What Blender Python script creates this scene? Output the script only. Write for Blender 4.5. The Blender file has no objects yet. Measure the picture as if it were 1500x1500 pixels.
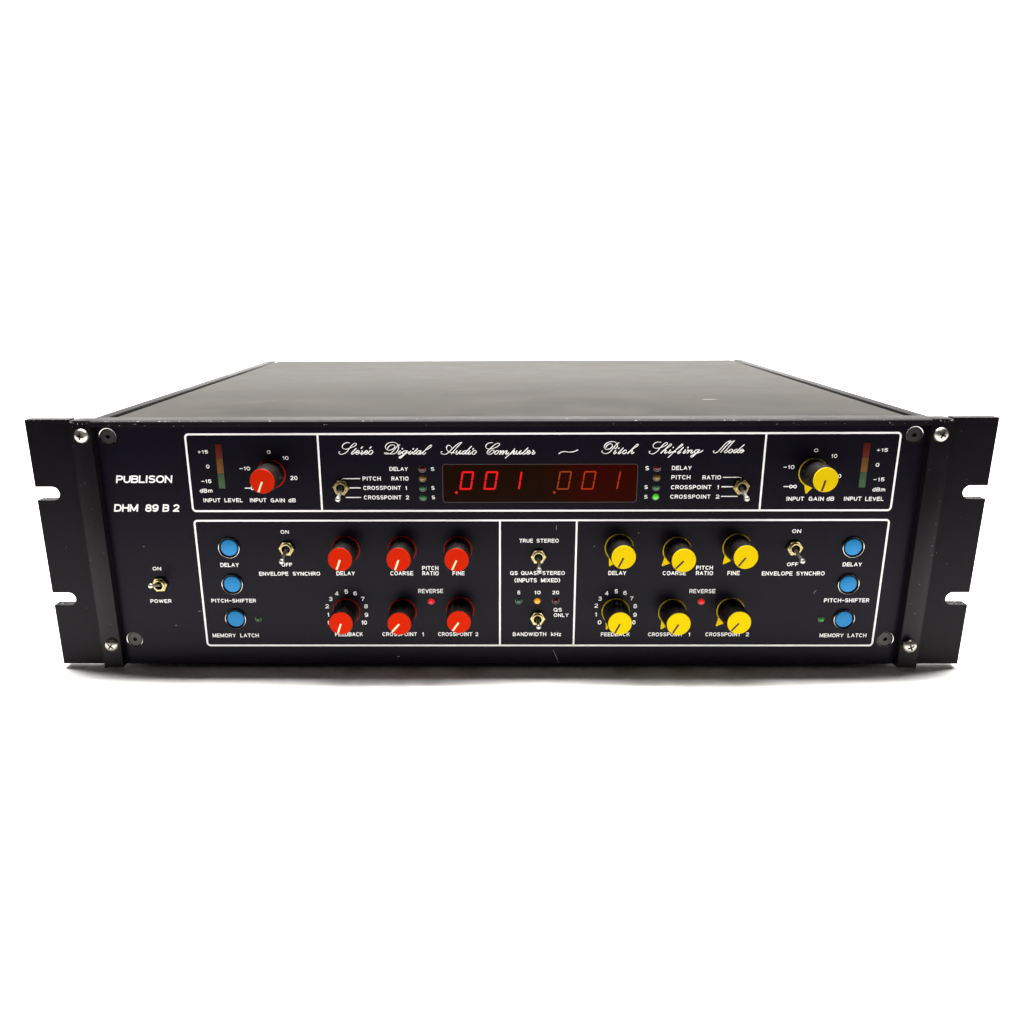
import bpy, bmesh, math, random
from mathutils import Vector, Matrix

random.seed(8)
scene = bpy.context.scene
C = scene.collection
MM = 0.001
LIFT = 2.6            # mm between the table and the lower edge of the front plate (height of the rubber feet)

# ------------------------------------------------------------------ camera
cam_data = bpy.data.cameras.new('camera')
cam = bpy.data.objects.new('camera', cam_data); C.objects.link(cam)
YAW, PITCH, ROLL = -0.00999, 0.30204, -0.00385
cy, sy, cp, sp = math.cos(YAW), math.sin(YAW), math.cos(PITCH), math.sin(PITCH)
f = Vector((sy*cp, cy*cp, -sp)); r0 = Vector((cy, -sy, 0)); u0 = r0.cross(f)
r = math.cos(ROLL)*r0 + math.sin(ROLL)*u0
u = -math.sin(ROLL)*r0 + math.cos(ROLL)*u0
m = Matrix((r, u, -f)).transposed().to_4x4()
m.translation = Vector((-5.902, -428.243, 194.800 + LIFT))*MM
cam.matrix_world = m
cam_data.sensor_width = 36.0
cam_data.lens = 1265.218/1500*36.0
cam_data.shift_x = (750 - 716.591)/1500
cam_data.shift_y = (813.353 - 750)/1500
cam_data.clip_start = 0.01
cam_data.clip_end = 100
scene.camera = cam

# ------------------------------------------------------------------ world, lamps, exposure
world = bpy.data.worlds.new('World'); scene.world = world
world.use_nodes = True
bg = world.node_tree.nodes['Background']
bg.inputs[0].default_value = (1.0, 0.985, 0.96, 1)
bg.inputs[1].default_value = 0.014

def area(name, loc, target, size, size_y, watts, col=(1, 1, 1)):
    d = bpy.data.lights.new(name, 'AREA'); d.shape = 'RECTANGLE'
    d.size = size; d.size_y = size_y; d.energy = watts; d.color = col
    o = bpy.data.objects.new(name, d); C.objects.link(o)
    o.location = loc
    o.rotation_euler = (Vector(target) - Vector(loc)).to_track_quat('-Z', 'Y').to_euler()
    return o
area('overhead_softbox', (0.0, 0.178, 1.50), (0, 0.178, 0), 1.5, 0.20, 94, (1.0, 0.975, 0.945))
area('front_fill', (-0.2, -0.45, 1.5), (0, 0.0, 0.05), 0.30, 0.14, 0.4, (1.0, 0.98, 0.95))  # added weak fill, unseen, gives the metal parts their highlights
area('backdrop_fill', (0.0, 0.75, 2.4), (0, 1.75, 0.5), 5.5, 0.4, 125, (1.0, 0.99, 0.98))  # added light out of frame, drives the sweep behind the unit to white

scene.view_settings.view_transform = 'Standard'
scene.view_settings.look = 'None'
scene.view_settings.exposure = 0
scene.view_settings.gamma = 1
scene.view_settings.use_curve_mapping = False

# ------------------------------------------------------------------ materials
def mat(name, col, rough=0.5, metal=0.0, spec=0.5, emit=None, strength=0.0, coat=0.0):
    m = bpy.data.materials.new(name); m.use_nodes = True
    b = m.node_tree.nodes['Principled BSDF']
    b.inputs['Base Color'].default_value = (*col, 1)
    b.inputs['Roughness'].default_value = rough
    b.inputs['Metallic'].default_value = metal
    b.inputs['Specular IOR Level'].default_value = spec
    b.inputs['Coat Weight'].default_value = coat
    if emit:
        b.inputs['Emission Color'].default_value = (*emit, 1)
        b.inputs['Emission Strength'].default_value = strength
    return m

def node(nt, kind, **kw):
    n = nt.nodes.new(kind)
    for k, v in kw.items():
        if isinstance(v, dict):
            for kk, vv in v.items(): n.inputs[kk].default_value = vv
        else: setattr(n, k, v)
    return n

def vary(m, scale=(1, 1, 1), amount=0.25, rough_amount=0.1, detail=6.0, bump=0.0, bump_scale=900.0, size=60.0):
    """uneven paint: object-space noise in the colour and the gloss, and a fine grain in the bump"""
    nt = m.node_tree; L = nt.links; b = nt.nodes['Principled BSDF']
    tc = node(nt, 'ShaderNodeTexCoord'); mp = node(nt, 'ShaderNodeMapping')
    mp.inputs['Scale'].default_value = scale
    L.new(tc.outputs['Object'], mp.inputs['Vector'])
    nz = node(nt, 'ShaderNodeTexNoise', inputs={}) if False else nt.nodes.new('ShaderNodeTexNoise')
    nz.inputs['Scale'].default_value = size; nz.inputs['Detail'].default_value = detail
    nz.inputs['Roughness'].default_value = 0.6
    L.new(mp.outputs['Vector'], nz.inputs['Vector'])
    col = tuple(b.inputs['Base Color'].default_value)
    mr = nt.nodes.new('ShaderNodeMapRange'); mr.inputs[1].default_value = 0.3; mr.inputs[2].default_value = 0.7
    mr.inputs[3].default_value = 1 - amount; mr.inputs[4].default_value = 1 + amount
    L.new(nz.outputs['Fac'], mr.inputs[0])
    mx = nt.nodes.new('ShaderNodeVectorMath'); mx.operation = 'SCALE'
    mx.inputs[0].default_value = col[:3]
    L.new(mr.outputs[0], mx.inputs['Scale']); L.new(mx.outputs[0], b.inputs['Base Color'])
    rr = nt.nodes.new('ShaderNodeMapRange'); ro = b.inputs['Roughness'].default_value
    rr.inputs[1].default_value = 0.3; rr.inputs[2].default_value = 0.7
    rr.inputs[3].default_value = ro - rough_amount; rr.inputs[4].default_value = ro + rough_amount
    L.new(nz.outputs['Fac'], rr.inputs[0]); L.new(rr.outputs[0], b.inputs['Roughness'])
    if bump:
        n2 = nt.nodes.new('ShaderNodeTexNoise'); n2.inputs['Scale'].default_value = bump_scale
        n2.inputs['Detail'].default_value = 3
        L.new(tc.outputs['Object'], n2.inputs['Vector'])
        bp = nt.nodes.new('ShaderNodeBump'); bp.inputs['Strength'].default_value = bump
        bp.inputs['Distance'].default_value = 0.0002
        L.new(n2.outputs['Fac'], bp.inputs['Height']); L.new(bp.outputs[0], b.inputs['Normal'])
    return m

M = {}
M['panel'] = vary(mat('black_anodised_panel', (0.0042, 0.0032, 0.0078), 0.32, 0, 0.072), amount=0.10, rough_amount=0.015, size=9, bump=0.12)
M['ear'] = vary(mat('black_painted_ear', (0.0050, 0.0037, 0.0060), 0.36, 0, 0.072), amount=0.12, rough_amount=0.02, size=14, bump=0.15)
M['trim'] = vary(mat('black_extrusion', (0.0068, 0.0056, 0.0074), 0.40, 0, 0.12), amount=0.15, rough_amount=0.05, size=25, bump=0.15)
M['cover'] = vary(mat('worn_black_cover', (0.035, 0.0328, 0.0290), 0.52, 0, 0.06), scale=(0.85, 1.05, 1), amount=0.50, rough_amount=0.09, size=22, detail=11, bump=0.25, bump_scale=1400)
M['groove'] = mat('groove_black', (0.004, 0.004, 0.004), 0.7, 0, 0.1)
M['white'] = mat('white_silkscreen', (0.92, 0.915, 0.90), 0.6, 0, 0.3)
M['bare'] = mat('bare_aluminium_nick', (0.34, 0.325, 0.30), 0.45, 0.3, 0.5)
M['scuff'] = mat('scuff_dark', (0.012, 0.012, 0.012), 0.6, 0, 0.2)
M['rubber'] = mat('rubber_foot', (0.012, 0.012, 0.012), 0.8, 0, 0.2)
M['knob'] = vary(mat('black_knob_plastic', (0.0105, 0.0085, 0.0078), 0.33, 0, 0.28), amount=0.2, size=300)
M['red'] = mat('red_cap_plastic', (0.50, 0.014, 0.0005), 0.65, 0, 0.03)
M['yellow'] = mat('yellow_cap_plastic', (0.66, 0.47, 0.001), 0.65, 0, 0.03)
M['cream'] = mat('cream_pointer_line', (0.86, 0.70, 0.45), 0.55, 0, 0.3)
M['brown'] = mat('dark_brown_pointer_line', (0.030, 0.008, 0.004), 0.55, 0, 0.3)
M['blue'] = vary(mat('blue_button_plastic', (0.02, 0.21, 0.48), 0.55, 0, 0.15), amount=0.06, size=400, bump=0.1)
M['chrome'] = mat('chrome_ring', (0.45, 0.43, 0.40), 0.2, 1.0)
M['silver'] = vary(mat('nickel_screw', (0.47, 0.44, 0.38), 0.36, 1.0), amount=0.12, size=500)
M['brass'] = vary(mat('yellow_zinc_nut', (0.44, 0.36, 0.17), 0.30, 1.0), amount=0.15, size=500)
M['steel'] = mat('bright_lever_steel', (0.52, 0.50, 0.46), 0.36, 0.82)
M['hole'] = mat('black_hole', (0.006, 0.005, 0.004), 0.6, 0, 0.2)
M['socket'] = mat('black_oxide_screw', (0.018, 0.017, 0.017), 0.4, 0, 0.4)
M['floor'] = mat('white_sweep', (0.90, 0.90, 0.89), 0.9, 0, 0.0)

# ------------------------------------------------------------------ mesh helpers (millimetres in, metres out)
def link(name, bm, mats, parent=None, loc=(0, 0, 0), smooth=35):
    me = bpy.data.meshes.new(name)
    bm.to_mesh(me); bm.free()
    me.transform(Matrix.Scale(MM, 4))
    for k in (mats if isinstance(mats, (list, tuple)) else [mats]): me.materials.append(M[k])
    if smooth:
        for p in me.polygons: p.use_smooth = True
        me.set_sharp_from_angle(angle=math.radians(smooth))
    o = bpy.data.objects.new(name, me); C.objects.link(o)
    o.location = Vector(loc)*MM
    if parent: o.parent = parent
    return o

def dup(src, parent, loc=None, rot=None):
    """a copy of a part with copies of its sub-parts"""
    o = src.copy(); C.objects.link(o); o.parent = parent
    if loc is not None: o.location = Vector(loc)*MM
    if rot is not None: o.rotation_euler = rot
    for ch in [c for c in C.objects if c.parent == src]:
        k = ch.copy(); C.objects.link(k); k.parent = o
    return o

def add_box(bm, x0, x1, y0, y1, z0, z1, bevel=0.0, mi=0):
    vs = [bm.verts.new((x, y, z)) for x in (x0, x1) for y in (y0, y1) for z in (z0, z1)]
    fs = [bm.faces.new([vs[i] for i in q]) for q in ((0, 1, 3, 2), (4, 6, 7, 5), (0, 4, 5, 1), (2, 3, 7, 6), (0, 2, 6, 4), (1, 5, 7, 3))]
    for q in fs: q.material_index = mi
    bmesh.ops.recalc_face_normals(bm, faces=fs)
    if bevel:
        es = list({e for q in fs for e in q.edges})
        res = bmesh.ops.bevel(bm, geom=es, offset=bevel, segments=2, profile=0.5, affect='EDGES')
        for q in res['faces']: q.material_index = mi

def add_prism(bm, pts, y0, y1, mi=0):
    """extrude an (x, z) outline from y0 to y1"""
    a = [bm.verts.new((x, y0, z)) for x, z in pts]; b = [bm.verts.new((x, y1, z)) for x, z in pts]
    fs = [bm.faces.new(a), bm.faces.new(b[::-1])]
    n = len(pts)
    for i in range(n): fs.append(bm.faces.new((a[i], b[i], b[(i+1) % n], a[(i+1) % n])))
    for q in fs: q.material_index = mi
    bmesh.ops.recalc_face_normals(bm, faces=fs)
    return fs

def add_xprism(bm, pts, x0, x1, mi=0):
    """extrude a (y, z) profile along x"""
    a = [bm.verts.new((x0, y, z)) for y, z in pts]; b = [bm.verts.new((x1, y, z)) for y, z in pts]
    fs = [bm.faces.new(a), bm.faces.new(b[::-1])]
    n = len(pts)
    for i in range(n): fs.append(bm.faces.new((a[i], b[i], b[(i+1) % n], a[(i+1) % n])))
    for q in fs: q.material_index = mi
    bmesh.ops.recalc_face_normals(bm, faces=fs)

def add_lathe(bm, prof, n=40, cx=0, cz=0, mi=0, ang0=0.0):
    """spin (radius, y) about the y axis"""
    rings = []
    for rr, yy in prof:
        if rr < 1e-6: rings.append([bm.verts.new((cx, yy, cz))])
        else: rings.append([bm.verts.new((cx + rr*math.cos(ang0 + 2*math.pi*i/n), yy, cz + rr*math.sin(ang0 + 2*math.pi*i/n))) for i in range(n)])
    fs = []
    for A, B in zip(rings, rings[1:]):
        for i in range(n):
            j = (i+1) % n
            if len(A) == 1 and len(B) == 1: continue
            if len(A) == 1: q = (A[0], B[j], B[i])
            elif len(B) == 1: q = (A[i], A[j], B[0])
            else: q = (A[i], A[j], B[j], B[i])
            fs.append(bm.faces.new(q))
    for q in fs: q.material_index = mi
    bmesh.ops.recalc_face_normals(bm, faces=fs)
    return fs

def rod(bm, p0, p1, r0, r1, n=16, mi=0, cap=True):
    p0, p1 = Vector(p0), Vector(p1); d = (p1-p0).normalized()
    a = d.orthogonal().normalized(); b = d.cross(a)
    A = [bm.verts.new(p0 + r0*(math.cos(t)*a + math.sin(t)*b)) for t in [2*math.pi*i/n for i in range(n)]]
    B = [bm.verts.new(p1 + r1*(math.cos(t)*a + math.sin(t)*b)) for t in [2*math.pi*i/n for i in range(n)]]
    fs = [bm.faces.new((A[i], A[(i+1) % n], B[(i+1) % n], B[i])) for i in range(n)]
    if cap: fs += [bm.faces.new(A[::-1]), bm.faces.new(B)]
    for q in fs: q.material_index = mi
    bmesh.ops.recalc_face_normals(bm, faces=fs)

def ball(bm, c, rad, mi=0):
    res = bmesh.ops.create_uvsphere(bm, u_segments=20, v_segments=12, radius=rad, matrix=Matrix.Translation(c))
    for q in {q for v in res['verts'] for q in v.link_faces}: q.material_index = mi

def cut(bm, cutter):
    """boolean difference of two closed bmeshes (both consumed); returns a new bmesh"""
    obs = []
    for b in (bm, cutter):
        me = bpy.data.meshes.new('tmp'); b.to_mesh(me); b.free()
        me.transform(Matrix.Scale(0.1, 4))
        o = bpy.data.objects.new('tmp', me); C.objects.link(o); obs.append(o)
    md = obs[0].modifiers.new('cut', 'BOOLEAN'); md.operation = 'DIFFERENCE'; md.solver = 'EXACT'; md.object = obs[1]
    bpy.context.view_layer.update()
    dg = bpy.context.evaluated_depsgraph_get()
    me = bpy.data.meshes.new_from_object(obs[0].evaluated_get(dg))
    out = bmesh.new(); me.transform(Matrix.Scale(10, 4)); out.from_mesh(me)
    for o in obs:
        d = o.data; bpy.data.objects.remove(o); bpy.data.meshes.remove(d)
    bpy.data.meshes.remove(me)
    return out

def rrect(x0, x1, z0, z1, rad, n=6):
    pts = []
    for cx, cz, a0 in ((x1-rad, z1-rad, 0), (x0+rad, z1-rad, 90), (x0+rad, z0+rad, 180), (x1-rad, z0+rad, 270)):
        for i in range(n+1):
            t = math.radians(a0 + 90*i/n); pts.append((cx + rad*math.cos(t), cz + rad*math.sin(t)))
    return pts

# ------------------------------------------------------------------ printing: ribbons and letters laid on the panel
PRINT_Y = -0.05
def smooth_line(pts, sub=6):
    P = [Vector(p) for p in pts]; P = [2*P[0]-P[1]] + P + [2*P[-1]-P[-2]]
    out = []
    for i in range(1, len(P)-2):
        p0, p1, p2, p3 = P[i-1:i+3]
        for k in range(sub):
            t = k/sub
            out.append(0.5*(2*p1 + (p2-p0)*t + (2*p0-5*p1+4*p2-p3)*t*t + (3*p1-p0-3*p2+p3)*t**3))
    out.append(P[-2]); return out

def ribbon(bm, pts, width, y0, y1, mi, closed=False, square=False):
    """flat stroke; width is a number or a function of the unit tangent; y drifts from y0 to y1 so crossings never coincide"""
    P = [Vector(p) for p in pts]; n = len(P); rows = []
    for i in range(n):
        if closed: t = P[(i+1) % n] - P[i-1]
        else: t = P[min(i+1, n-1)] - P[max(i-1, 0)]
        if t.length < 1e-9: t = Vector((1, 0))
        t.normalize(); nn = Vector((-t.y, t.x))
        w = width(t) if callable(width) else width
        y = y0 + (y1-y0)*i/max(1, n-1)
        rows.append((bm.verts.new((P[i].x + nn.x*w/2, y, P[i].y + nn.y*w/2)), bm.verts.new((P[i].x - nn.x*w/2, y, P[i].y - nn.y*w/2))))
    if not closed and not square:                    # rounded ends
        for i, sgn in ((0, -1), (n-1, 1)):
            t = (P[1]-P[0]) if i == 0 else (P[-1]-P[-2]); t.normalize()
            a, b = rows[i]; w = (a.co-b.co).length/2
            c = (a.co+b.co)/2
            tip = [bm.verts.new((c.x + sgn*t.x*w*math.cos(q) - t.y*w*math.sin(q), c.y, c.z + sgn*t.y*w*math.cos(q) + t.x*w*math.sin(q))) for q in (0.8, 0, -0.8)]
            fc = bm.faces.new([a] + tip + [b] if sgn > 0 else [b] + tip[::-1] + [a]); fc.material_index = mi
            fc.normal_update()
            if fc.normal.y > 0: fc.normal_flip()
    rng = range(n if closed else n-1)
    for i in rng:
        a, b = rows[i]; c, d = rows[(i+1) % n]
        fc = bm.faces.new((a, b, d, c)); fc.material_index = mi
        fc.normal_update()
        if fc.normal.y > 0: fc.normal_flip()

# plain wide sans capitals drawn as single strokes in a box of height 1
def arc(cx, cz, rx, rz, a0, a1, n=12, k=0.93):
    """superellipse arc, the squarish bowl of a wide grotesque"""
    out = []
    for i in range(n+1):
        t = math.radians(a0 + (a1-a0)*i/n); c, s = math.cos(t), math.sin(t)
        out.append((cx + rx*math.copysign(abs(c)**k, c), cz + rz*math.copysign(abs(s)**k, s)))
    return out
def glyph(ch):
    """(width, strokes)"""
    T = {
     'A': (1.0, [[(0, 0), (.5, 1)], [(1, 0), (.5, 1)], [(.2, .34), (.8, .34)]]),
     'B': (.86, [[(0, 0), (0, 1)], [(0, 1)] + arc(.5, .765, .32, .235, 90, -90) + [(0, .53)], [(0, .53)] + arc(.5, .265, .36, .265, 90, -90) + [(0, 0)]]),
     'C': (.96, [arc(.5, .5, .48, .5, 42, 318, 24)]),
     'D': (.92, [[(0, 0), (0, 1)], [(0, 1)] + arc(.44, .5, .48, .5, 90, -90, 18) + [(0, 0)]]),
     'E': (.78, [[(0, 0), (0, 1)], [(0, 1), (.76, 1)], [(0, .51), (.70, .51)], [(0, 0), (.78, 0)]]),
     'F': (.74, [[(0, 0), (0, 1)], [(0, 1), (.74, 1)], [(0, .5), (.66, .5)]]),
     'G': (1.0, [arc(.5, .5, .5, .5, 48, 325, 24), [(.60, .46), (.98, .46)], [(.96, .46), (.96, 0)]]),
     'H': (.88, [[(0, 0), (0, 1)], [(.88, 0), (.88, 1)], [(0, .51), (.88, .51)]]),
     'I': (.16, [[(.08, 0), (.08, 1)]]),
     'K': (.88, [[(0, 0), (0, 1)], [(0, .36), (.82, 1)], [(.34, .60), (.88, 0)]]),
     'L': (.70, [[(0, 0), (0, 1)], [(0, 0), (.70, 0)]]),
     'M': (1.06, [[(0, 0), (0, 1)], [(0, 1), (.53, .06)], [(.53, .06), (1.06, 1)], [(1.06, 1), (1.06, 0)]]),
     'N': (.90, [[(0, 0), (0, 1)], [(0, 1), (.90, 0)], [(.90, 0), (.90, 1)]]),
     'O': (1.02, [arc(.51, .5, .51, .5, 90, 450, 36)]),
     'P': (.80, [[(0, 0), (0, 1)], [(0, 1)] + arc(.46, .72, .34, .28, 90, -90) + [(0, .44)]]),
     'Q': (1.02, [arc(.51, .5, .51, .5, 90, 450, 36), [(.50, .0), (1.04, .0)], [(.64, .32), (1.0, .02)]]),
     'R': (.86, [[(0, 0), (0, 1)], [(0, 1)] + arc(.50, .735, .34, .265, 90, -90) + [(0, .47)], [(.52, .47), (.84, 0)]]),
     'S': (.86, [arc(.43, .755, .40, .245, 28, 270, 16) + arc(.43, .255, .43, .255, 90, -152, 16)]),
     'T': (.86, [[(0, 1), (.86, 1)], [(.43, 0), (.43, 1)]]),
     'U': (.88, [[(0, 1), (0, .44)] + arc(.44, .42, .44, .42, 180, 360, 16) + [(.88, .44), (.88, 1)]]),
     'V': (.94, [[(0, 1), (.47, 0)], [(.94, 1), (.47, 0)]]),
     'W': (1.36, [[(0, 1), (.34, 0)], [(.34, 0), (.68, 1)], [(.68, 1), (1.02, 0)], [(1.02, 0), (1.36, 1)]]),
     'X': (.92, [[(0, 0), (.90, 1)], [(.02, 1), (.92, 0)]]),
     'Y': (.92, [[(0, 1), (.46, .42)], [(.92, 1), (.46, .42)], [(.46, .45), (.46, 0)]]),
     '0': (.78, [arc(.39, .5, .39, .5, 90, 450, 32)]),
     '1': (.30, [[(.28, 0), (.28, 1)], [(0, .74), (.14, .80), (.26, .98)]]),
     '2': (.76, [arc(.38, .70, .36, .30, 168, -18, 14) + [(.60, .44), (.18, .20), (.03, .02)], [(0, 0), (.76, 0)]]),
     '3': (.76, [arc(.37, .755, .33, .245, 160, -80, 14), arc(.38, .27, .38, .27, 92, -160, 14), [(.28, .53), (.44, .53)]]),
     '4': (.80, [[(.58, 0), (.58, 1)], [(.58, .98), (.02, .27)], [(0, .25), (.80, .25)]]),
     '5': (.76, [[(.12, 1), (.70, 1)], [(.13, 1), (.05, .46)], [(.05, .48), (.18, .60)] + arc(.36, .32, .40, .32, 95, -140, 16)]),
     '6': (.78, [arc(.40, .31, .38, .31, 0, 360, 24), arc(.42, .5, .41, .5, 42, 200, 14) + [(.02, .30)]]),
     '7': (.74, [[(0, 1), (.74, 1)], [(.73, .99), (.42, .50), (.27, 0)]]),
     '8': (.76, [arc(.38, .755, .33, .245, 90, 450, 24), arc(.38, .27, .38, .27, 90, 450, 24)]),
     '9': (.78, [arc(.39, .69, .38, .31, 0, 360, 24), arc(.37, .5, .40, .5, -138, 20, 14) + [(.77, .70)]]),
     '+': (.62, [[(0, .46), (.62, .46)], [(.31, .15), (.31, .77)]]),
     '-': (.66, [[(0, .46), (.66, .46)]]),
     '(': (.34, [[(.34, 1.08), (.12, .86), (.02, .62), (0, .5), (.02, .38), (.12, .14), (.34, -.10)]]),
     ')': (.34, [[(0, 1.08), (.22, .86), (.32, .62), (.34, .5), (.32, .38), (.22, .14), (0, -.10)]]),
     'd': (.70, [[(.70, 0), (.70, 1)], arc(.36, .36, .34, .36, 0, 360, 24)]),
     'm': (1.06, [[(0, 0), (0, .72)], [(0, .40)] + arc(.27, .44, .26, .28, 170, 10, 10) + [(.53, 0)], [(.53, .40)] + arc(.80, .44, .26, .28, 170, 10, 10) + [(1.06, 0)]]),
     'k': (.66, [[(0, 0), (0, 1)], [(0, .26), (.60, .72)], [(.24, .44), (.66, 0)]]),
     'z': (.60, [[(.02, .72), (.58, .72)], [(.58, .70), (.02, .02)], [(0, 0), (.60, 0)]]),
    }
    return T[ch]

def letters(bm, text, x0, x1, z, h, mi, shear=0.0, weight=0.17, gap=0.36):
    """set a word between x0 and x1, cap height h, baseline z, as flat strokes"""
    lay, x = [], 0.0
    for ch in text:
        w, st = glyph(ch); lay.append((x, st)); x += w + gap
    x -= gap
    lw = weight*h
    H = h - lw                                   # strokes run along their centre lines
    k = max(0.01, (x1-x0-lw))/max(x, 0.05)       # horizontal scale
    if len(text) == 1 and text in '1I': k = H
    n = 0
    for gx, st in lay:
        for s in st:
            pts = [Vector((x0 + lw/2 + (gx+a)*k, z + lw/2 + b*H)) for a, b in s]
            if len(text) == 1 and text == '1': pts = [q + Vector((-0.25*k + (x1-x0)*0.5 - lw/2, 0)) for q in pts]
            if shear: pts = [Vector((q.x + shear*(q.y - z - h*0.5), q.y)) for q in pts]
            closed = (pts[0]-pts[-1]).length < 1e-4
            if closed: pts = pts[:-1]
            else:                                # square ends run half a line width past the centre line
                d0 = (pts[0]-pts[1]).normalized(); d1 = (pts[-1]-pts[-2]).normalized()
                if len(s) < 8 or True:
                    straight = len(pts) == 2
                    e = lw/2 if (straight and (abs(d0.x) < 0.25 or abs(d0.y) < 0.05)) else lw*0.15
                    pts[0] = pts[0] + d0*e; pts[-1] = pts[-1] + d1*e
            y = PRINT_Y - 0.012*(n % 5); n += 1
            ribbon(bm, pts, lw, y, y, mi, closed=closed, square=True)

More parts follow.
